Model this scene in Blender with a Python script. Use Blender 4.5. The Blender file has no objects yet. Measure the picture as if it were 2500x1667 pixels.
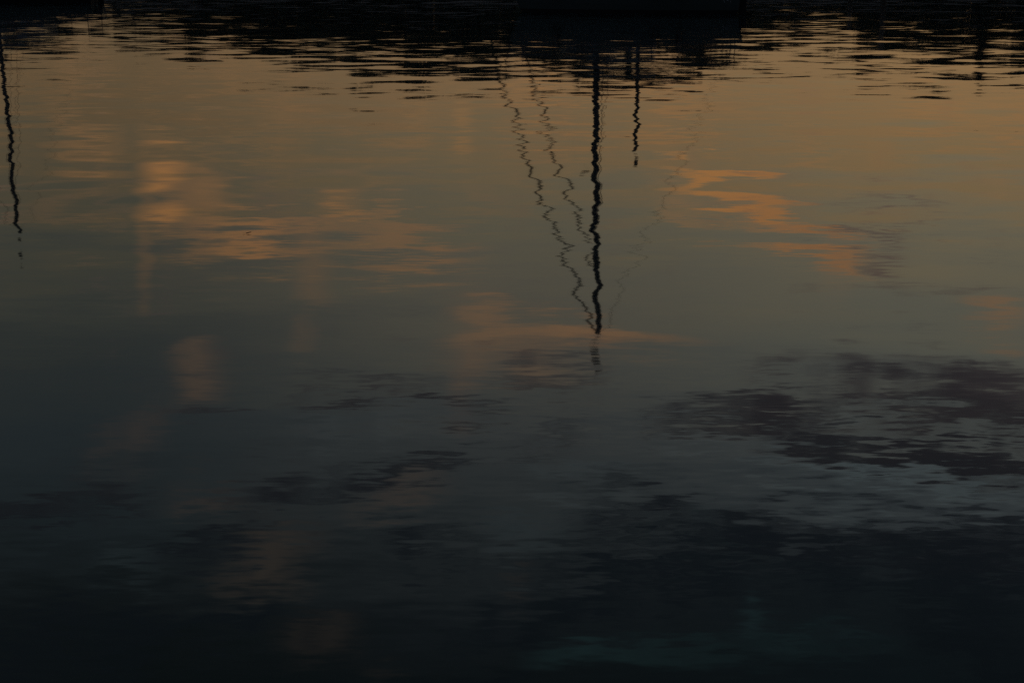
import bpy, bmesh, math, random
from mathutils import Vector, Matrix
R = math.radians
scene = bpy.context.scene
COL = scene.collection
random.seed(7)

# ------------------------------------------------------------------ camera
cam_d = bpy.data.cameras.new('camera')
cam = bpy.data.objects.new('camera', cam_d)
COL.objects.link(cam)
cam.location = (0, 0, 2.0)
cam.rotation_euler = (R(90 - 14.5), 0, 0)
cam_d.lens = 54
cam_d.sensor_width = 36
cam_d.clip_start = 0.05
cam_d.clip_end = 9000
scene.camera = cam

# ------------------------------------------------------------------ exposure
scene.render.engine = 'CYCLES'
scene.view_settings.view_transform = 'Standard'
scene.view_settings.look = 'None'
scene.view_settings.gamma = 1
scene.view_settings.use_curve_mapping = False
scene.view_settings.exposure = 0
scene.cycles.use_denoising = False
scene.cycles.max_bounces = 4
scene.cycles.diffuse_bounces = 1
scene.cycles.glossy_bounces = 3
scene.cycles.sample_clamp_indirect = 4

# ------------------------------------------------------------------ dusk sky
# The sun is below the horizon, so no sun lamp: the afterglow of the sky is the only light.
world = bpy.data.worlds.new('World')
scene.world = world
world.use_nodes = True
world.cycles.sampling_method = 'NONE'


def lin(c):
    c /= 255.0
    return c / 12.92 if c <= 0.04045 else ((c + 0.055) / 1.055) ** 2.4


def fresnel(el):
    ci = math.sin(R(max(el, 0.3)))
    n = 1.333
    ct = math.sqrt(1 - (1 - ci * ci) / (n * n))
    rs = ((ci - n * ct) / (ci + n * ct)) ** 2
    rp = ((n * ci - ct) / (n * ci + ct)) ** 2
    return 0.5 * (rs + rp)


BODY = (0.0008, 0.0016, 0.0018)


def seen(el, rgb):
    """sky radiance at an elevation whose mirror image in still water has that colour"""
    f = fresnel(el)
    return tuple(max((lin(c) - b * 0.7) / f, 0.0005) for c, b in zip(rgb, BODY))


class NT:
    def __init__(self, tree):
        self.t = tree
        tree.nodes.clear()

    def n(self, kind, **kw):
        nd = self.t.nodes.new(kind)
        ins = kw.pop('ins', {})
        for k, v in kw.items():
            setattr(nd, k, v)
        for k, v in ins.items():
            s = nd.inputs[k]
            if isinstance(v, bpy.types.NodeSocket):
                self.t.links.new(v, s)
            else:
                s.default_value = v
        return nd

    def math(self, op, a, b=0.0, c=0.0, clamp=False):
        return self.n('ShaderNodeMath', operation=op, use_clamp=clamp, ins={0: a, 1: b, 2: c}).outputs[0]

    def vec(self, op, a, b=(0, 0, 0)):
        return self.n('ShaderNodeVectorMath', operation=op, ins={0: a, 1: b}).outputs[0]

    def sstep(self, v, a, b, lo=0.0, hi=1.0):
        return self.n('ShaderNodeMapRange', interpolation_type='SMOOTHSTEP',
                      ins={0: v, 1: a, 2: b, 3: lo, 4: hi}).outputs[0]

    def mix(self, f, a, b, blend='MIX'):
        nd = self.n('ShaderNodeMix', data_type='RGBA', blend_type=blend)
        for i, v in ((0, f), (6, a), (7, b)):
            if isinstance(v, bpy.types.NodeSocket):
                self.t.links.new(v, nd.inputs[i])
            else:
                nd.inputs[i].default_value = v if i == 0 else (*v, 1)[:4]
        return nd.outputs[2]

    def ramp(self, fac, stops, scale):
        nd = self.n('ShaderNodeValToRGB', ins={0: fac})
        r = nd.color_ramp
        for i, (p, c) in enumerate(stops):
            if i < 2:
                e = r.elements[i]
                e.position = p / scale
            else:
                e = r.elements.new(p / scale)
            e.color = (*c, 1)
        return nd.outputs[0]

    def noise(self, v, scale, detail=3.0, rough=0.5, w=0.0, distortion=0.0):
        return self.n('ShaderNodeTexNoise', noise_dimensions='4D',
                      ins={'Vector': v, 'W': w, 'Scale': scale, 'Detail': detail, 'Roughness': rough,
                           'Distortion': distortion})


W = NT(world.node_tree)
gen = W.n('ShaderNodeTexCoord').outputs['Generated']
sep = W.n('ShaderNodeSeparateXYZ', ins={0: gen})
az = W.math('MULTIPLY', W.math('ARCTAN2', sep.outputs[0], sep.outputs[1]), 180 / math.pi)
el = W.math('MULTIPLY', W.math('ARCSINE', sep.outputs[2]), 180 / math.pi)
elp = W.math('DIVIDE', W.math('MAXIMUM', el, 0.0), 90.0)
ang = W.n('ShaderNodeCombineXYZ', ins={0: az, 1: el}).outputs[0]


def column(*rows):
    return W.ramp(elp, [(e, seen(e, c)) for e, c in rows[:-1]] + [(90, rows[-1])], 90)


ZEN = (0.060, 0.078, 0.100)
left = column((1.5, (96, 80, 58)), (5.3, (88, 74, 54)), (7.1, (78, 70, 54)), (9.4, (63, 62, 52)), (11.7, (52, 54, 49)),
              (14, (40, 44, 43)), (17.1, (32, 38, 40)), (20.2, (25, 31, 33)), (23.2, (15, 19, 20)), (26, (9, 13, 13)), ZEN)
mid = column((1.5, (122, 98, 70)), (5.5, (112, 91, 65)), (7.5, (100, 87, 65)), (9.9, (84, 80, 66)), (12.3, (76, 73, 63)),
             (14.8, (64, 64, 58)), (18, (47, 50, 50)), (21.2, (33, 37, 38)), (24.4, (17, 21, 23)), (27, (11, 15, 16)), ZEN)
right = column((1.5, (134, 108, 76)), (5.3, (127, 102, 70)), (7.1, (116, 98, 70)), (9.4, (103, 94, 74)), (11.7, (90, 86, 72)),
               (14, (78, 78, 69)), (17.1, (61, 64, 62)), (20.2, (44, 49, 51)), (23.2, (18, 23, 25)), (26, (12, 17, 19)), ZEN)
east = W.ramp(elp, [(0, (0.050, 0.055, 0.075)), (25, (0.048, 0.060, 0.085)), (90, ZEN)], 90)
base = W.mix(W.sstep(az, -17, 0), left, mid)
base = W.mix(W.sstep(az, 0, 17), base, right)
base = W.mix(W.sstep(W.math('ABSOLUTE', az), 35, 120), base, east)

# clouds: thick and thin patches in degrees of azimuth and elevation, torn by noise
squash = W.vec('MULTIPLY', ang, (0.40, 1.15, 1.0))
n1 = W.noise(squash, 0.22, 2.0, 0.5, 1.3)
n2 = W.noise(squash, 0.9, 4.0, 0.62, 4.1)
n3 = W.noise(W.vec('MULTIPLY', ang, (0.20, 1.5, 1.0)), 2.1, 3.0, 0.6, 8.2)
w1 = W.vec('MULTIPLY', W.vec('SUBTRACT', n1.outputs['Color'], (0.5, 0.5, 0.5)), (1.6, 0.6, 0))
w2 = W.vec('MULTIPLY', W.vec('SUBTRACT', n2.outputs['Color'], (0.5, 0.5, 0.5)), (1.5, 0.7, 0))
warp = W.vec('ADD', W.vec('ADD', ang, w1), w2)
slight = W.vec('ADD', ang, W.vec('MULTIPLY', w2, (0.5, 0.6, 0)))


last = [None]


def patches(where, rows):
    """rows: azimuth, elevation, half width, half height, tilt (degrees), weight, core (0 soft .. 0.9 hard edge)"""
    total = None
    for a, e, rx, ry, tilt, wt, core in rows:
        at = where
        if last[0] is not None:             # a link of no weight keeps the shader's patches in sequence (small stack)
            at = W.n('ShaderNodeVectorMath', operation='MULTIPLY_ADD', ins={0: last[0], 1: (1e-7, 1e-7, 0), 2: where}).outputs[0]
        m = W.n('ShaderNodeMapping', vector_type='TEXTURE',
                ins={0: at, 1: (a, e, 0), 2: (0, 0, R(tilt)), 3: (rx, ry, 1)}).outputs[0]
        r = W.n('ShaderNodeVectorMath', operation='LENGTH', ins={0: m}).outputs['Value']
        f = W.sstep(r, core, 1.25, wt, 0.0)
        total = f if total is None else W.math('ADD', total, f)
        last[0] = total
    return total


def torn(total, cut, soft, rag, streak):
    """patch density + noise, thresholded"""
    d = W.math('MULTIPLY_ADD', W.math('SUBTRACT', n2.outputs['Fac'], 0.5), rag, total)
    d = W.math('MULTIPLY_ADD', W.math('SUBTRACT', n3.outputs['Fac'], 0.5), streak, d)
    return W.sstep(d, cut, cut + soft)


#PATCHES
GLOW_A = [(-12.98, 8.42, 0.99, 1.3, 0, 0.66, 0.0),
    (-13.69, 10.56, 0.36, 1.79, 0, 0.15, 0.2)]
GLOW_B = [(-12.01, 8.5, 1.97, 1.22, 25, 0.42, 0.1),
    (-11.47, 10.26, 3.14, 1.38, 5, 0.4, 0.0),
    (-10.02, 9.75, 1.81, 0.98, 25, 0.3, 0.1),
    (-5.19, 10.5, 5.29, 1.06, 11, 0.46, 0.0),
    (-2.74, 11.18, 2.49, 0.81, 6, 0.26, 0.0),
    (-6.29, 9.04, 1.32, 0.73, 15, 0.42, 0.1),
    (-5.17, 9.69, 2.47, 0.41, 15, 0.28, 0.1),
    (-8.76, 10.42, 1.98, 0.98, 0, 0.2, 0.0),
    (8.84, 9.06, 4.44, 0.59, 25, 1.1, 0.1),
    (11.76, 10.25, 2.15, 0.33, 20, 0.5, 0.0),
    (7.53, 8.45, 1.81, 0.57, 15, 0.3, 0.1),
    (8.39, 9.95, 3.14, 0.39, 16, 0.35, 0.0),
    (10.99, 10.67, 2.65, 0.42, 12, 0.55, 0.1),
    (13.54, 11.04, 2.15, 0.2, 10, 0.3, 0.0),
    (12.32, 11.89, 1.16, 1.46, 10, 0.24, 0.0),
    (6.26, 9.04, 1.48, 0.81, 0, 0.3, 0.1),
    (1.91, 14.02, 5.53, 0.98, 4, 0.55, 0.0),
    (0.07, 15.08, 4.71, 1.3, 0, 0.44, 0.0),
    (4.58, 14.23, 6.04, 0.81, 8, 0.36, 0.1),
    (-1.44, 13.45, 2.01, 1.63, 0, 0.28, 0.0),
    (-1.96, 16.7, 0.93, 2.44, 0, 0.3, 0.0),
    (-12.06, 15.24, 1.6, 1.22, 0, 0.34, 0.0),
    (-12.49, 14.42, 1.51, 1.3, 0, 0.12, 0.2),
    (-13.96, 17.34, 2.89, 1.63, -35, 0.3, 0.0),
    (-7.61, 12.06, 1.25, 1.95, 0, 0.36, 0.0),
    (-8.26, 14.29, 0.75, 0.81, 0, 0.3, 0.2),
    (5.21, 5.63, 5.23, 0.57, 2, 0.45, 0.2),
    (0.23, 5.73, 2.94, 0.41, 0, 0.4, 0.2),
    (-1.88, 6.68, 0.65, 0.98, 0, 0.4, 0.1),
    (16.11, 5.89, 5.72, 0.81, 3, 0.4, 0.2),
    (-15.17, 7.15, 1.97, 0.98, 25, 0.36, 0.0),
    (10.82, 7.2, 4.91, 0.65, 5, 0.25, 0.0),
    (17.99, 12.9, 1.58, 0.59, 5, 0.68, 0.1),
    (18.39, 14.03, 1.51, 0.49, 0, 0.55, 0.1),
    (-9.93, 22.27, 3.34, 1.3, -15, 0.42, 0.0),
    (-4.57, 20.2, 2.77, 0.98, -10, 0.46, 0.0),
    (-7.99, 24.9, 2.69, 1.3, -10, 0.52, 0.0),
    (-5.41, 26.1, 1.63, 0.73, 0, 0.42, 0.0),
    (-9.52, 20.64, 5.21, 2.6, 0, 0.16, 0.0),
    (0.07, 23.14, 1.06, 0.81, 0, 0.35, 0.1),
    (-11.8, 19.55, 2.41, 0.81, 0, 0.3, 0.0)]
PALE = [(14.69, 19.26, 7.23, 0.42, 3, 0.9, 0.2),
    (2.64, 19.76, 5.7, 1.3, 0, 0.34, 0.0),
    (8.03, 18.0, 3.76, 0.57, 0, 0.45, 0.1),
    (10.9, 25.41, 6.48, 1.3, 0, 0.42, 0.0),
    (4.85, 26.36, 5.99, 1.14, 0, 0.28, 0.0),
    (3.08, 25.78, 4.51, 0.98, 0, 0.4, 0.0),
    (0.94, 21.46, 3.49, 1.14, 0, 0.36, 0.0),
    (17.43, 17.46, 2.39, 0.41, 0, 0.5, 0.1),
    (-5.37, 17.93, 5.47, 0.81, 0, 0.25, 0.0),
    (17.74, 22.3, 0.49, 1.46, 0, 0.5, 0.0),
    (9.47, 24.11, 0.62, 1.14, 0, 0.45, 0.0),
    (8.15, 21.26, 1.22, 0.73, 0, 0.45, 0.0),
    (17.19, 24.42, 1.07, 0.41, 0, 0.5, 0.0),
    (13.12, 20.09, 1.04, 0.98, 0, 0.35, 0.0),
    (-14.91, 21.97, 3.51, 0.98, 0, 0.3, 0.0),
    (15.59, 20.51, 2.08, 0.49, 0, 0.3, 0.0)]
GREY = [(14.21, 9.36, 2.64, 0.23, 9, 0.68, 0.2),
    (13.5, 10.41, 2.48, 0.52, 8, 0.52, 0.1),
    (15.31, 11.9, 3.82, 0.81, 4, 0.46, 0.1),
    (1.25, 15.76, 3.38, 0.59, 2, 0.78, 0.2),
    (-6.86, 16.99, 2.04, 0.33, 0, 1.0, 0.2),
    (-2.31, 17.1, 3.06, 0.33, 3, 0.85, 0.2),
    (-11.82, 16.93, 2.89, 0.49, 0, 0.62, 0.1),
    (-5.66, 16.06, 3.21, 0.46, 0, 0.55, 0.1),
    (10.14, 16.78, 3.23, 0.75, 0, 0.92, 0.2),
    (15.41, 15.74, 5.91, 1.14, -4, 0.52, 0.1),
    (11.22, 15.45, 3.37, 0.41, 0, 0.35, 0.0),
    (18.85, 15.93, 2.54, 1.3, 0, 0.62, 0.0),
    (13.49, 18.17, 5.82, 0.89, 5, 0.78, 0.2),
    (16.94, 17.27, 5.11, 1.95, 0, 0.28, 0.1),
    (18.42, 18.22, 4.11, 0.98, 5, 0.85, 0.2),
    (16.88, 16.49, 4.07, 0.65, 0, 0.4, 0.0),
    (5.82, 17.19, 3.91, 0.98, 0, 0.5, 0.1),
    (2.11, 17.67, 3.41, 0.98, 0, 0.3, 0.0),
    (15.31, 21.16, 8.54, 1.46, 0, 0.68, 0.1),
    (14.13, 22.97, 6.71, 1.79, 0, 0.72, 0.2),
    (19.47, 23.01, 3.88, 3.25, 0, 0.55, 0.1),
    (6.85, 20.45, 1.73, 0.98, 0, 0.5, 0.1),
    (4.61, 23.39, 6.55, 1.46, 4, 0.72, 0.2),
    (8.19, 22.14, 4.21, 1.3, 0, 0.5, 0.1),
    (0.77, 24.71, 2.68, 1.14, 0, 0.55, 0.1),
    (-17.47, 19.55, 5.17, 1.06, -8, 0.75, 0.1),
    (-9.13, 19.39, 4.14, 0.59, -5, 0.72, 0.1),
    (-4.73, 19.47, 4.31, 0.46, -7, 0.85, 0.1),
    (-11.57, 21.38, 2.97, 0.98, -5, 0.68, 0.2),
    (-5.47, 21.69, 2.45, 0.72, 0, 0.58, 0.1),
    (-2.19, 22.01, 3.16, 0.98, 0, 0.42, 0.1),
    (3.87, 21.02, 3.83, 1.3, 0, 0.45, 0.0),
    (0.41, 18.81, 3.43, 0.65, 0, 0.35, 0.0),
    (-17.56, 24.61, 8.58, 2.11, 0, 0.7, 0.1),
    (-10.7, 24.03, 3.92, 1.14, -5, 0.5, 0.1),
    (-3.13, 26.95, 8.57, 0.81, 0, 0.6, 0.1),
    (18.39, 25.11, 3.95, 1.3, 0, 0.65, 0.1),
    (-8.15, 24.73, 0.98, 0.59, 0, 0.6, 0.1),
    (-3.09, 24.68, 3.94, 1.14, 0, 0.4, 0.1),
    (-14.87, 21.35, 4.36, 0.65, 0, 0.3, 0.0)]
#END
# glow: sunlit orange cloud
glow = W.ramp(elp, [(e, seen(e, c)) for e, c in
                    ((2, (142, 106, 68)), (6, (146, 104, 62)), (8, (148, 103, 59)), (11, (124, 88, 57)), (14, (104, 80, 58)), (17, (76, 59, 48)),
                     (20, (62, 52, 44)), (23, (48, 42, 36)), (26, (36, 32, 28)), (60, (22, 20, 18)))], 90)
glow_hard = patches(slight, GLOW_A)
glow_soft = patches(warp, GLOW_B)
sky = W.mix(W.math('MINIMUM', W.math('ADD', torn(glow_soft, 0.04, 1.0, 0.6, 0.2), glow_hard), 1.0), base, glow)
veil = W.math('MULTIPLY', W.sstep(n3.outputs['Fac'], 0.45, 0.75), W.sstep(el, 4.0, 12.0, 0.55, 0.0))
sky = W.mix(veil, sky, glow)
# pale gaps of clear sky between the high cloud
pale = W.ramp(elp, [(e, seen(e, c)) for e, c in
                    ((10, (96, 88, 74)), (14, (84, 82, 72)), (18, (60, 66, 67)), (21, (50, 58, 60)), (24, (27, 40, 42)), (27, (19, 33, 33)), (60, (14, 22, 25)))], 90)
sky = W.mix(torn(patches(warp, PALE), 0.10, 0.9, 0.8, 1.0), sky, pale)
# dusk grey cloud not reached by the sun any more
grey = W.ramp(elp, [(e, seen(e, c)) for e, c in
                    ((8, (88, 72, 64)), (11, (72, 60, 56)), (14, (51, 46, 47)), (17, (30, 29, 31)), (20, (19, 21, 24)), (23, (13, 17, 20)), (27, (9, 13, 15)), (60, (10, 13, 15)))], 90)
sky = W.mix(torn(patches(warp, GREY), 0.16, 0.85, 1.1, 2.6), sky, grey)
# broken cloud goes on over the rest of the sky
over = W.math('MULTIPLY', W.sstep(n1.outputs['Fac'], 0.45, 0.62), W.sstep(el, 26, 34))
sky = W.mix(W.math('MULTIPLY', over, 0.6), sky, grey)
sky = W.mix(W.sstep(el, -1.0, 0.0), (0.02, 0.022, 0.024), sky)
bg = W.n('ShaderNodeBackground', ins={0: sky, 1: 1.0})
W.n('ShaderNodeOutputWorld', ins={0: bg.outputs[0]})


# ------------------------------------------------------------------ materials
def mat(name, rgb, rough=0.6, metal=0.0, vary=0.25, scale=6.0, bump=0.0, stretch=(1, 1, 1)):
    m = bpy.data.materials.new(name)
    m.use_nodes = True
    t = NT(m.node_tree)
    p = t.n('ShaderNodeTexCoord').outputs['Object']
    p = t.vec('MULTIPLY', p, stretch)
    nz = t.noise(p, scale, 4.0, 0.6)
    f = t.math('MULTIPLY_ADD', nz.outputs['Fac'], 2 * vary, 1 - vary)
    c = t.vec('SCALE', rgb)
    c.node.inputs['Scale'].default_value = 1
    t.t.links.new(f, c.node.inputs['Scale'])
    b = t.n('ShaderNodeBsdfPrincipled', ins={'Base Color': c, 'Roughness': rough, 'Metallic': metal})
    if bump:
        bn = t.n('ShaderNodeBump', ins={'Strength': 0.5, 'Distance': bump, 'Height': nz.outputs['Fac']})
        t.t.links.new(bn.outputs[0], b.inputs['Normal'])
    t.n('ShaderNodeOutputMaterial', ins={0: b.outputs[0]})
    return m


SWELL_SCALE = 1.6
SWELL_AMP = (0.042, 0.052)
CHOP_AMP = (0.034, 0.046)
FINE_AMP = (0.007, 0.015)
WATER_ROUGH = 0.032


def water_mat():
    m = bpy.data.materials.new('harbour_water')
    m.use_nodes = True
    t = NT(m.node_tree)
    p = t.n('ShaderNodeNewGeometry').outputs['Position']
    # slopes of three sizes of ripple; gusts make patches where the finest ripples grow
    pw = t.vec('MULTIPLY', p, (0.62, 1.0, 1.0))
    swell = t.noise(pw, SWELL_SCALE, 1.0, 0.45, 2.0)
    chop = t.noise(t.vec('MULTIPLY', p, (0.36, 1.0, 1.0)), 4.6, 2.0, 0.55, 7.0)
    fine = t.noise(t.vec('MULTIPLY', p, (0.30, 1.0, 1.0)), 21.0, 2.0, 0.6, 3.0)
    gust = t.noise(t.vec('MULTIPLY', p, (0.35, 1.0, 1.0)), 0.33, 2.0, 0.5, 9.0)
    g = t.sstep(gust.outputs['Fac'], 0.36, 0.62, 0.45, 1.5)
    def slope(nz, amp):
        return t.vec('MULTIPLY', t.vec('SUBTRACT', nz.outputs['Color'], (0.5, 0.5, 0.5)), (amp[0], amp[1], 0))
    # the water lies calmest in the lee near the viewer, with only a skin of fine ripples
    py = t.n('ShaderNodeSeparateXYZ', ins={0: p}).outputs[1]
    s = t.n('ShaderNodeVectorMath', operation='SCALE', ins={0: slope(swell, SWELL_AMP), 'Scale': t.sstep(py, 3.0, 15.0, 0.40, 1.0)}).outputs[0]
    c = t.n('ShaderNodeVectorMath', operation='SCALE', ins={0: slope(chop, CHOP_AMP), 'Scale': t.sstep(py, 7.0, 34.0, 0.50, 1.25)}).outputs[0]
    fi = t.n('ShaderNodeVectorMath', operation='SCALE', ins={0: slope(fine, FINE_AMP), 'Scale': t.sstep(py, 3.2, 9.0, 2.2, 1.0)}).outputs[0]
    sm = t.vec('ADD', c, fi)
    gm = t.n('ShaderNodeVectorMath', operation='SCALE', ins={0: sm, 'Scale': g}).outputs[0]
    nrm = t.vec('NORMALIZE', t.vec('ADD', t.vec('ADD', s, gm), (0, 0, 1)))
    b = t.n('ShaderNodeBsdfPrincipled', ins={'Base Color': (0.010, 0.020, 0.023, 1), 'Roughness': WATER_ROUGH, 'IOR': 1.333,
                                             'Normal': nrm})
    t.n('ShaderNodeOutputMaterial', ins={0: b.outputs[0]})
    return m


M = dict(
    navy=mat('navy_gelcoat', (0.040, 0.060, 0.060), 0.28, vary=0.12, scale=3),
    boot=mat('black_antifouling', (0.008, 0.008, 0.009), 0.85, vary=0.4, scale=9),
    deck=mat('deck_paint', (0.16, 0.17, 0.18), 0.7),
    cabin=mat('cabin_paint', (0.06, 0.075, 0.09), 0.4),
    glass=mat('cabin_glass', (0.01, 0.012, 0.014), 0.08),
    alloy=mat('dark_anodised_spar', (0.03, 0.031, 0.034), 0.5, 0.0, 0.1),
    wire=mat('rigging_wire', (0.03, 0.03, 0.032), 0.5),
    canvas=mat('navy_sail_cover', (0.012, 0.016, 0.026), 0.9, scale=14, bump=0.01),
    wood=mat('varnished_wood', (0.10, 0.05, 0.025), 0.45, scale=5, stretch=(1, 8, 8)),
    pile=mat('weathered_pile_timber', (0.05, 0.042, 0.034), 0.85, scale=5, stretch=(6, 6, 0.6), bump=0.01),
    rubber=mat('black_fender_rubber', (0.012, 0.012, 0.013), 0.6),
    rope=mat('rope', (0.10, 0.09, 0.075), 0.9),
    paint=mat('pale_emblem_paint', (0.22, 0.25, 0.27), 0.5),
    stone=mat('quay_stone', (0.24, 0.23, 0.21), 0.9, scale=1.2, bump=0.05),
    earth=mat('bank_earth', (0.05, 0.055, 0.03), 1.0, scale=0.6),
    bark=mat('bark', (0.05, 0.04, 0.03), 0.95, scale=3, stretch=(3, 3, 0.6)),
    leaf=mat('tree_leaves', (0.045, 0.055, 0.026), 0.8, vary=0.5, scale=1.1),
    needle=mat('conifer_needles', (0.035, 0.050, 0.030), 0.8, vary=0.5, scale=1.1),
    water=water_mat(),
)


# ------------------------------------------------------------------ helpers
def link(name, verts, faces, material, parent=None, smooth=False):
    me = bpy.data.meshes.new(name)
    me.from_pydata([tuple(v) for v in verts], [], faces)
    me.materials.append(material)
    if smooth:
        me.polygons.foreach_set('use_smooth', [True] * len(me.polygons))
    me.update()
    o = bpy.data.objects.new(name, me)
    COL.objects.link(o)
    o.parent = parent
    return o


class MB:
    def __init__(self):
        self.v, self.f = [], []

    def add(self, v, f):
        k = len(self.v)
        self.v += [Vector(p) for p in v]
        self.f += [tuple(i + k for i in q) for q in f]

    def tube(self, pts, r, sides=8):
        pts = [Vector(p) for p in pts]
        rs = r if isinstance(r, (list, tuple)) else [r] * len(pts)
        v = []
        for i, p in enumerate(pts):
            d = (pts[min(i + 1, len(pts) - 1)] - pts[max(i - 1, 0)]).normalized()
            u = d.cross(Vector((0, 0, 1)) if abs(d.z) < 0.9 else Vector((1, 0, 0))).normalized()
            w = d.cross(u)
            for s in range(sides):
                a = 2 * math.pi * s / sides
                v.append(p + (u * math.cos(a) + w * math.sin(a)) * rs[i])
        f = []
        for i in range(len(pts) - 1):
            for s in range(sides):
                a, b = i * sides + s, i * sides + (s + 1) % sides
                f.append((a, b, b + sides, a + sides))
        f.append(tuple(range(sides))[::-1])
        f.append(tuple(range(len(v) - sides, len(v))))
        self.add(v, f)
        return self

    def box(self, c, s, top=1.0):
        x, y, z = c
        a, b, h = s[0] / 2, s[1] / 2, s[2] / 2
        v = [(x + i * a * (1 if k < 0 else top), y + j * b * (1 if k < 0 else top), z + k * h)
             for k in (-1, 1) for i, j in ((-1, -1), (1, -1), (1, 1), (-1, 1))]
        self.add(v, [(3, 2, 1, 0), (4, 5, 6, 7), (0, 1, 5, 4), (1, 2, 6, 5), (2, 3, 7, 6), (3, 0, 4, 7)])
        return self

    def lathe(self, prof, sides=14, at=(0, 0, 0)):
        at = Vector(at)
        v = [at + Vector((r * math.cos(2 * math.pi * s / sides), r * math.sin(2 * math.pi * s / sides), z))
             for r, z in prof for s in range(sides)]
        f = []
        for i in range(len(prof) - 1):
            for s in range(sides):
                a, b = i * sides + s, i * sides + (s + 1) % sides
                f.append((a, b, b + sides, a + sides))
        f.append(tuple(range(sides))[::-1])
        f.append(tuple(range(len(v) - sides, len(v))))
        self.add(v, f)
        return self

    def build(self, name, m, parent=None, smooth=False):
        return link(name, self.v, self.f, M[m], parent, smooth)


def tag(o, label=None, cat=None, group=None, kind=None):
    for k, v in (('label', label), ('category', cat), ('group', group), ('kind', kind)):
        if v:
            o[k] = v
    return o


def empty(name, loc, rz=0.0):
    o = bpy.data.objects.new(name, None)
    COL.objects.link(o)
    o.location = loc
    o.rotation_euler = (0, 0, rz)
    o.empty_display_size = 0.3
    return o


def copy_thing(o):
    c = o.copy()
    COL.objects.link(c)
    for ch in o.children:
        d = ch.copy()
        COL.objects.link(d)
        d.parent = c
    return c


# ------------------------------------------------------------------ water, bank, quay
wv, wf = [], []
ys = [-60, -20, 0, 4, 10, 20, 40, 70, 118]
xs = [-400, -120, -50, -20, 0, 20, 50, 120, 400]
for y in ys:
    for x in xs:
        wv.append((x, y, 0))
for j in range(len(ys) - 1):
    for i in range(len(xs) - 1):
        a = j * len(xs) + i
        wf.append((a, a + 1, a + 1 + len(xs), a + len(xs)))
tag(link('water', wv, wf, M['water']), 'calm dark harbour water mirroring the dusk sky and the masts', kind='structure')

QY = 112.0                                   # face of the far quay
QZ = 1.5
bv, bf = [], []
rows = [(QY + 0.8, QZ - 0.05), (QY + 6, QZ + 0.1), (QY + 14, 3.45), (QY + 40, 3.2), (QY + 200, 3.4), (3500, 3.4)]
bx = [-3000, -400, -200, -100, -50, 0, 50, 100, 200, 400, 3000]
for y, z in rows:
    for x in bx:
        bv.append((x, y, z))
for j in range(len(rows) - 1):
    for i in range(len(bx) - 1):
        a = j * len(bx) + i
        bf.append((a, a + 1, a + 1 + len(bx), a + len(bx)))
tag(link('ground', bv, bf, M['earth']), 'dark earth of the far bank', kind='structure')
q = MB()
q.box((0, QY + 0.4, QZ / 2 - 0.4), (800, 0.8, QZ + 0.8))
quay = q.build('quay_wall', 'stone')
tag(quay, 'low grey stone quay wall along the far bank under the trees', 'wall')


# ------------------------------------------------------------------ boats
def hull_parts(root, L, B, F, rake_bow, rake_stern, z_boot, paint):
    """x runs from the stern (0) to the bow (L at the sheer); two clean surfaces split at the waterline stripe"""
    N = 22

    def sheer(t):
        return F * (0.94 + 0.30 * max(0.0, (t - 0.35) / 0.65) ** 2 + 0.05 * (1 - t) ** 2)

    def half(t):
        body = math.sin(math.pi * min(1.0, 0.30 + 0.70 * t)) ** 0.62 if t < 1 else 0
        return max(0.02, B / 2 * body)

    def pt(t, z, side):
        zf = max(0.0, z) / F
        x0 = rake_stern * (1 - zf)
        x1 = L - rake_bow * (1 - min(zf, 1.2) ** 0.8)
        sec = 0.80 + 0.20 * min(1.0, zf) ** 0.7 if z >= 0 else 0.80 + 0.5 * z
        return Vector((x0 + (x1 - x0) * t, side * half(t) * sec, z))

    def skin(name, m, zs):
        v, f = [], []
        k = len(zs(0.0))
        for side in (1, -1):
            o = len(v)
            for i in range(N + 1):
                t = i / N
                v += [pt(t, z, side) for z in zs(t)]
            for i in range(N):
                for j in range(k - 1):
                    a = o + i * k + j
                    q = (a, a + 1, a + 1 + k, a + k)
                    f.append(q if side > 0 else q[::-1])
        half_n = (N + 1) * k
        for j in range(k - 1):                          # transom and stem close the two sides
            f.append((j, half_n + j, half_n + j + 1, j + 1))
            a, b = N * k + j, half_n + N * k + j
            f.append((a, a + 1, b + 1, b))
        return link(name, v, f, M[m], root, smooth=False)

    top = skin('hull', paint, lambda t: [z_boot + (sheer(t) - z_boot) * s for s in (0, .2, .4, .6, .8, 1)])
    skin('boot_stripe', 'boot', lambda t: [-0.45, -0.2, 0.0, z_boot])
    v, f = [], []
    for i in range(N + 1):
        t = i / N
        a, b = pt(t, sheer(t), 1), pt(t, sheer(t), -1)
        v += [a + Vector((0, -.01, -.03)), (a + b) / 2 + Vector((0, 0, .03)), b + Vector((0, .01, -.03))]
    for i in range(N):
        for j in (0, 1):
            a = i * 3 + j
            f.append((a, a + 3, a + 4, a + 1))
    link('deck', v, f, M['deck'], root)
    for side in (1, -1):
        MB().tube([pt(i / N, sheer(i / N) + .015, side) for i in range(N + 1)], 0.025, 6).build('toe_rail', 'wood', root)
    return pt, sheer, half


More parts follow.
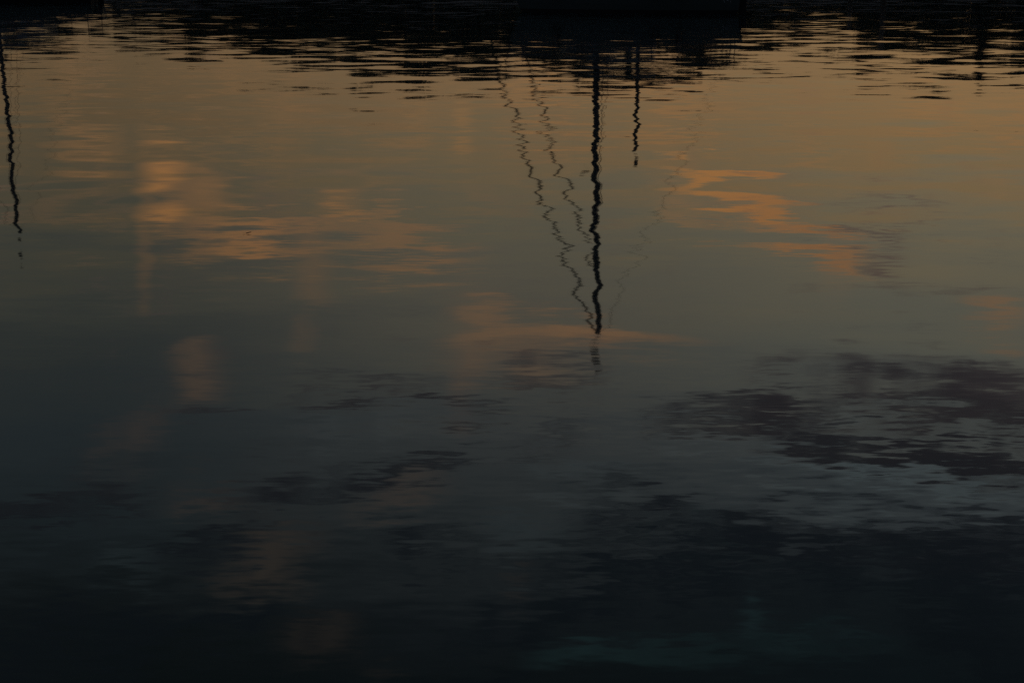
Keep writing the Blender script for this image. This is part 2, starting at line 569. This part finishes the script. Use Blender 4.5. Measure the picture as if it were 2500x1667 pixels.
def cabin(root, pt, sheer, half, t0, t1, h, wfrac, ports):
    v, f = [], []
    n = 8
    for i in range(n + 1):
        t = t0 + (t1 - t0) * i / n
        w = half(t) * wfrac
        z0 = sheer(t) - 0.06
        hh = h * min(1.0, (n - i) / n * 2.2 + 0.18)
        x = pt(t, sheer(t), 1).x
        v += [(x, w, z0), (x, w * .9, z0 + hh), (x, 0, z0 + hh + .05), (x, -w * .9, z0 + hh), (x, -w, z0)]
    for i in range(n):
        for j in range(4):
            a = i * 5 + j
            f.append((a, a + 5, a + 6, a + 1))
    f.append((0, 1, 2, 3, 4))
    f.append(tuple(n * 5 + j for j in (4, 3, 2, 1, 0)))
    c = link('cabin', v, f, M['cabin'], root)
    for k in range(ports):
        t = t0 + (t1 - t0) * (0.12 + 0.2 * k)
        x = pt(t, sheer(t), 1).x
        for s in (1, -1):
            w = half(t) * wfrac * .965
            MB().box((x, s * w, sheer(t) + h * .45), (.34, .03, .15), .92).build('porthole', 'glass', c)
    return c


def spar(root, name, a, b, r0, r1, m='alloy', sides=12):
    a, b = Vector(a), Vector(b)
    pts = [a.lerp(b, i / 6) for i in range(7)]
    return MB().tube(pts, [r0 + (r1 - r0) * i / 6 for i in range(7)], sides).build(name, m, root, True)


def wire(root, name, a, b, r=0.006):
    a, b = Vector(a), Vector(b)
    return MB().tube([a, a.lerp(b, .5), b], r, 6).build(name, 'wire', root)


# --- the sloop in the middle: side on, bow to the left
sl = empty('sailboat', (6.83, 46.9, 0), R(180 - 4))
tag(sl, 'dark blue sloop lying side on at the top, tall mast mirrored in the water', 'sailboat')
pt, sheer, half = hull_parts(sl, 6.95, 2.3, 1.0, 0.42, 0.16, 0.115, 'navy')
cabin(sl, pt, sheer, half, 0.36, 0.80, 0.40, 0.62, 4)
MX = 4.30
RAKE = -0.15                                 # the masthead lies this far aft of the foot
mast = spar(sl, 'mast', (MX, 0, 0.95), (MX + RAKE, 0, 10.1), 0.100, 0.082)
vane = MB()
vane.tube([(MX + RAKE, 0, 10.09), (MX + RAKE, 0, 10.9)], 0.004, 6)
vane.build('masthead_antenna', 'wire', mast)
MB().box((MX + RAKE, 0, 10.92), (.30, .08, .18), .6).build('wind_vane', 'wire', mast)
MB().box((MX + RAKE, 0, 10.55), (.30, .06, .09), .6).build('anemometer', 'wire', mast)
for s in (1, -1):
    spar(mast, 'spreader', (MX, s * .05, 5.6), (MX - .2, s * .72, 5.7), 0.028, 0.018, sides=8)
MB().lathe([(0.02, 4.62), (.11, 4.64), (.13, 4.69), (.11, 4.74), (.03, 4.77)], 12, (MX + .26, 0, 0)).build('radar_dome', 'alloy', mast, True)
MB().box((MX + .13, 0, 4.60), (.30, .05, .03)).build('radar_bracket', 'alloy', mast)
boom = spar(sl, 'boom', (MX - .08, 0, 1.86), (MX - 3.1, 0, 1.96), 0.055, 0.045)
cov = MB()
cov.tube([(MX - .02, 0, 2.55), (MX - .12, 0, 2.25), (MX - .5, 0, 2.11), (MX - 1.2, 0, 2.08), (MX - 2.2, 0, 2.07), (MX - 3.0, 0, 2.04)],
         [.07, .13, .15, .14, .11, .07], 12)
cov.build('sail_cover', 'canvas', boom, True)
BX = pt(1, 1.2, 1).x
MB().tube([(BX - .55, 0, 1.24), (BX + .02, 0, 1.28), (BX + .52, 0, 1.32)], [.06, .055, .04], 8).build('bowsprit', 'wood', sl, True)
wire(sl, 'forestay', (BX + .48, 0, 1.33), (MX + RAKE + .09, 0, 9.75), 0.042)
wire(sl, 'inner_forestay', (BX - .42, 0, 1.2), (MX + RAKE * .7 + .08, 0, 7.5), 0.036)
wire(sl, 'backstay', (.12, 0, .98), (MX + RAKE - .09, 0, 9.72), 0.009)
for s in (1, -1):
    wire(sl, 'shroud', (MX - .22, s * 1.0, .98), (MX - .2, s * .72, 5.7), 0.006)
    wire(sl, 'shroud', (MX - .2, s * .72, 5.7), (MX + RAKE - .02, s * .05, 9.5), 0.006)
    wire(sl, 'lower_shroud', (MX - .55, s * .98, .98), (MX, s * .06, 5.5), 0.006)
for s in (1, -1):
    prev = None
    for t in (.03, .2, .38, .56, .74):
        p = pt(t, sheer(t), s) + Vector((0, -s * .06, 0))
        MB().tube([p, p + Vector((0, 0, .6))], .012, 6).build('stanchion', 'wire', sl)
    MB().tube([pt(t, sheer(t), s) + Vector((0, -s * .06, .59)) for t in (.03, .2, .38, .56, .74, .93)], .004, 5).build('lifeline', 'wire', sl)
pul = MB()
pul.tube([pt(.93, sheer(.93), 1) + Vector((0, 0, .59)), (BX + .05, .12, 1.9), (BX + .05, -.12, 1.9), pt(.93, sheer(.93), -1) + Vector((0, 0, .59))], .014, 6)
for s in (1, -1):
    p = pt(.93, sheer(.93), s)
    pul.tube([p, p + Vector((0, 0, .59))], .014, 6)
    pul.tube([(BX - .15, s * .12, 1.2), (BX + .05, s * .12, 1.9)], .014, 6)
pul.build('pulpit', 'wire', sl)
push = MB()
p0, p1 = pt(.03, sheer(.03), 1), pt(.03, sheer(.03), -1)
push.tube([p0 + Vector((0, -.06, .6)), (.05, .5, 1.62), (.05, -.5, 1.62), p1 + Vector((0, .06, .6))], .014, 6)
push.build('pushpit', 'wire', sl)
MB().tube([(1.15, .62, 1.0), (1.15, .62, 2.3), (1.15, .62, 3.5)], [.030, .026, .022], 6).build('whip_antenna', 'wire', sl)
MB().box((-.06, 0, .2), (.22, .05, 1.0)).build('rudder', 'boot', sl)
MB().tube([(-.05, 0, .72), (.9, 0, 1.15)], .022, 6).build('tiller', 'wood', sl)
# small through-hull outlet and the pale emblem by the stern, on the side facing the camera (local +y)
tq = (1.62 / 6.95)
pq = pt(.225, .135, 1)
MB().lathe([(.045, -.02), (.045, .03), (.02, .03)], 10).build('exhaust_outlet', 'boot', sl)
ex = sl.children[-1]
ex.location = pq
ex.rotation_euler = (R(-90), 0, 0)
em = MB()
for dx, pts in ((0, [(-.10, .02), (-.07, .10), (0, .13), (.05, .10)]), (.0, [(.07, .0), (.11, .08), (.09, .15)]), (0, [(-.03, .05), (.03, .06)])):
    em.tube([pt(.055 - dx + a / 6.5, .33 + b, 1) + Vector((0, .004, 0)) for a, b in pts], .012, 5)
em.build('hull_emblem', 'paint', sl)

# fenders hung along the camera side
for k, (t, side_txt) in enumerate(((.80, 'black fender hung at the bow end of the dark blue sloop'),
                                   (.37, 'black fender hung amidships from the dark blue sloop'),
                                   (.265, 'black fender hung nearest the stern of the dark blue sloop'))):
    fe = empty('fender', sl.matrix_basis @ (pt(t, .72, 1) + Vector((0, .10, 0))))
    MB().lathe([(.02, -.30), (.07, -.27), (.095, -.2), (.095, .2), (.07, .27), (.02, .32)], 12).build('fender_body', 'rubber', fe, True)
    MB().tube([(0, 0, .3), (0, -.05, .45)], .008, 5).build('fender_rope', 'rope', fe)
    tag(fe, side_txt, 'fender', 'fenders along the sloop hull')

# --- the smaller boat at the left edge, stern to the right
lb = empty('sailboat', (-14.62, 55.7, 0), R(180))
tag(lb, 'small dark blue sailboat cut off by the top left corner, stern towards the right', 'sailboat')
pt, sheer, half = hull_parts(lb, 6.6, 2.2, 0.70, 0.5, 0.10, 0.12, 'navy')
cabin(lb, pt, sheer, half, 0.27, 0.82, 0.52, 0.74, 4)
LX = 3.58
lm = spar(lb, 'mast', (LX + .08, 0, .66), (LX - .08, 0, 8.65), .078, .066)
MB().tube([(LX - .08, 0, 8.64), (LX - .08, 0, 8.95)], .006, 6).build('masthead_antenna', 'wire', lm)
for s in (1, -1):
    spar(lm, 'spreader', (LX, s * .05, 5.1), (LX - .1, s * .65, 5.15), .025, .016, sides=8)
lbm = spar(lb, 'boom', (LX - .08, 0, 1.5), (LX - 2.7, 0, 1.58), .05, .04)
MB().tube([(LX - .05, 0, 2.0), (LX - .2, 0, 1.72), (LX - 1.2, 0, 1.68), (LX - 2.3, 0, 1.66)], [.06, .13, .12, .08], 10).build('sail_cover', 'canvas', lbm, True)
wire(lb, 'forestay', (pt(1, .9, 1).x - .1, 0, .9), (LX - .02, 0, 8.1), .012)
wire(lb, 'backstay', (.08, 0, .7), (LX - .13, 0, 8.2), .005)
for s in (1, -1):
    wire(lb, 'shroud', (LX - .3, s * .98, .68), (LX - .1, s * .65, 5.15), .006)
    wire(lb, 'shroud', (LX - .1, s * .65, 5.15), (LX - .02, s * .04, 7.9), .006)
    wire(lb, 'lower_shroud', (LX - .75, s * .98, .68), (LX - .02, s * .05, 5.0), .006)
for s in (1, -1):
    for t in (.03, .2):
        p = pt(t, sheer(t), s) + Vector((0, -s * .06, 0))
        MB().tube([p, p + Vector((0, 0, .55))], .012, 6).build('stanchion', 'wire', lb)
    MB().tube([pt(t, sheer(t), s) + Vector((0, -s * .06, .54)) for t in (.03, .2)], .004, 5).build('lifeline', 'wire', lb)
MB().box((-.06, 0, .1), (.2, .05, .9)).build('rudder', 'boot', lb)
MB().box((-.12, .35, .45), (.2, .24, .5), .8).build('outboard_motor', 'rubber', lb)

# --- mooring poles standing behind the boats
def pole(x, y, h, r, label, cap=None):
    e = empty('mooring_pole', (x, y, 0))
    MB().tube([(0, 0, -1.5), (0, 0, h * .5), (0, 0, h)], [r * 1.15, r, r * .85], 10).build('pole', 'pile', e, True)
    MB().lathe([(r * 1.05, h), (r * 1.05, h + .05), (.01, h + r * 1.2)], 10).build('pole_cap', 'rubber', e)
    tag(e, label, 'pole', 'mooring poles in the harbour')
    return e


pole(math.tan(R(4.62)) * 54, 54, 5.15, .072, 'tall slim pole behind the dark blue sloop, right of its mast')
pole(math.tan(R(13.3)) * 98, 98, 4.8, .17, 'stout pole far behind on the right, the thicker of the far pair')
pole(math.tan(R(12.15)) * 99, 99, 3.8, .14, 'thinner pole far behind on the right, left of the stouter one')


# ------------------------------------------------------------------ trees along the bank
def crown_mesh(kind, seed):
    rnd = random.Random(seed)
    v, f = [], []

    def card(c, s):
        d = Vector((rnd.gauss(0, 1), rnd.gauss(0, 1), rnd.gauss(0, .7))).normalized()
        u = d.orthogonal().normalized()
        w = d.cross(u)
        k = len(v)
        for a, b in ((-1, 0), (0, -.55), (1, 0), (0, .55)):
            v.append(c + u * a * s + w * b * s)
        f.append((k, k + 1, k + 2, k + 3))

    if kind == 'conifer':
        for _ in range(2200):
            z = rnd.random() ** 1.3
            r = .34 * (1 - z) * (0.75 + .35 * math.sin(z * 34)) * math.sqrt(rnd.random())
            a = rnd.random() * 6.283
            card(Vector((r * math.cos(a), r * math.sin(a), .08 + .92 * z)), .035)
    else:
        lobes = [(Vector((rnd.uniform(-.3, .3), rnd.uniform(-.3, .3), rnd.uniform(.3, .82))), rnd.uniform(.14, .26)) for _ in range(9)]
        lobes.append((Vector((0, 0, .4)), .3))
        for _ in range(2400):
            c, r = rnd.choice(lobes)
            d = Vector((rnd.gauss(0, 1), rnd.gauss(0, 1), rnd.gauss(0, 1))).normalized()
            p = c + d * r * rnd.random() ** .4
            if p.z > .06:
                card(p, .036)
    me = bpy.data.meshes.new('crown')
    me.from_pydata([tuple(p) for p in v], [], f)
    me.materials.append(M['needle' if kind == 'conifer' else 'leaf'])
    return me


def trunk_mesh(seed):
    rnd = random.Random(seed)
    b = MB()
    b.tube([(0, 0, -.05), (.01, 0, .2), (-.01, .01, .45), (0, 0, .75)], [.035, .028, .02, .006], 8)
    for _ in range(5):
        a = rnd.random() * 6.28
        z = rnd.uniform(.2, .5)
        b.tube([(0, 0, z), (.12 * math.cos(a), .12 * math.sin(a), z + .12), (.24 * math.cos(a), .24 * math.sin(a), z + .3)], [.014, .009, .003], 6)
    me = bpy.data.meshes.new('trunk')
    me.from_pydata([tuple(p) for p in b.v], [], b.f)
    me.materials.append(M['bark'])
    return me


kinds = [('leafy', crown_mesh('leafy', 1), trunk_mesh(1)), ('leafy', crown_mesh('leafy', 2), trunk_mesh(2)),
         ('leafy', crown_mesh('leafy', 3), trunk_mesh(3)), ('conifer', crown_mesh('conifer', 4), trunk_mesh(4))]


def profile(a):
    """height of the tree tops above the water along the bank, by bearing"""
    pts = [(-40, 6), (-24, 5.6), (-18, 5.4), (-16.4, 4.8), (-15.6, 3.6), (-14.9, 3.3), (-13.8, 4.6), (-11.5, 5.5), (-8, 5.9), (-5, 6.4),
           (0, 6.8), (4, 6.9), (7.5, 6.5), (9, 5.2), (10.2, 4.4), (11.4, 4.5), (12.4, 5.5), (14, 6.1), (18, 6.3), (24, 7.6), (40, 8)]
    for (a0, h0), (a1, h1) in zip(pts, pts[1:]):
        if a0 <= a <= a1:
            return (h0 + (h1 - h0) * (a - a0) / (a1 - a0)) * 1.15
    return 6.0


protos = []
for k, cm, tm in kinds:
    root = empty('conifer_tree' if k == 'conifer' else 'leafy_tree', (0, 0, 0))
    for nm, me in (('crown', cm), ('trunk', tm)):
        o = bpy.data.objects.new(nm, me)
        COL.objects.link(o)
        o.parent = root
    if k == 'conifer':
        tag(root, 'narrow dark conifer standing in the treeline of the far bank', 'tree', 'conifers of the far treeline')
    else:
        tag(root, 'round dark leafy tree in the unbroken treeline of the far bank', 'tree', 'leafy trees of the far treeline')
    protos.append(root)
used = set()
x = -62.0
while x < 66:
    a = math.degrees(math.atan2(x, 115))
    y = random.uniform(114.5, 120)
    h = profile(math.degrees(math.atan2(x, y))) * y / 114 * random.uniform(.90, 1.06)
    k = 3 if random.random() < .10 and h > 5 else random.randrange(3)
    if k in used:
        o = copy_thing(protos[k])
    else:
        o = protos[k]
        used.add(k)
    z = 1.45
    o.location = (x, y, z)
    hh = (h - z) * (1.03 if k == 3 else 1.0)
    wdt = max(hh * random.uniform(.85, 1.1), 3.0)
    o.scale = (wdt, wdt, hh)
    o.rotation_euler = (0, 0, random.uniform(0, 6.28))
    x += random.uniform(1.5, 2.3) * (0.75 if h < 4.5 else 1)
for k in range(4):
    if k not in used:
        for ch in list(protos[k].children):
            bpy.data.objects.remove(ch)
        bpy.data.objects.remove(protos[k])

# undergrowth behind the quay: one uncountable mass of low leaves
rnd = random.Random(5)
uv, uf = [], []
for _ in range(42000):
    x = rnd.uniform(-75, 75)
    y = rnd.uniform(114, 122)
    top = max(2.6, 0.82 * profile(math.degrees(math.atan2(x, y))))
    c = Vector((x, y, 1.4 + (top - 1.4) * rnd.random() ** .55))
    d = Vector((rnd.gauss(0, 1), rnd.gauss(0, 1), rnd.gauss(0, 1))).normalized()
    u = d.orthogonal().normalized()
    w = d.cross(u)
    k = len(uv)
    s = rnd.uniform(.2, .4)
    for p, r in ((-1, 0), (0, -.6), (1, 0), (0, .6)):
        uv.append(c + u * p * s + w * r * s)
    uf.append((k, k + 1, k + 2, k + 3))
tag(link('undergrowth', uv, uf, M['leaf']), 'dense dark undergrowth below the trees on the far bank', 'shrubs', kind='stuff')

# one dead leaf afloat on the mirror of the orange cloud
lf = empty('floating_leaf', (-1.88, 10.8, 0.004), 0.6)
lf.scale = (.5, .5, .5)
lv = [(-.05, 0, .0), (-.02, .024, .006), (.02, .026, .010), (.055, .004, .016), (.02, -.022, .009), (-.02, -.024, .005), (0, 0, .002)]
link('blade', lv, [(6, 0, 5), (6, 5, 4), (6, 4, 3), (6, 3, 2), (6, 2, 1), (6, 1, 0)], M['bark'], lf)
MB().tube([(-.05, 0, .001), (-.07, .004, .003), (-.085, .012, .008)], .0015, 5).build('stalk', 'bark', lf)
tag(lf, 'tiny dark dead leaf floating alone on the orange cloud reflection at left', 'leaf')
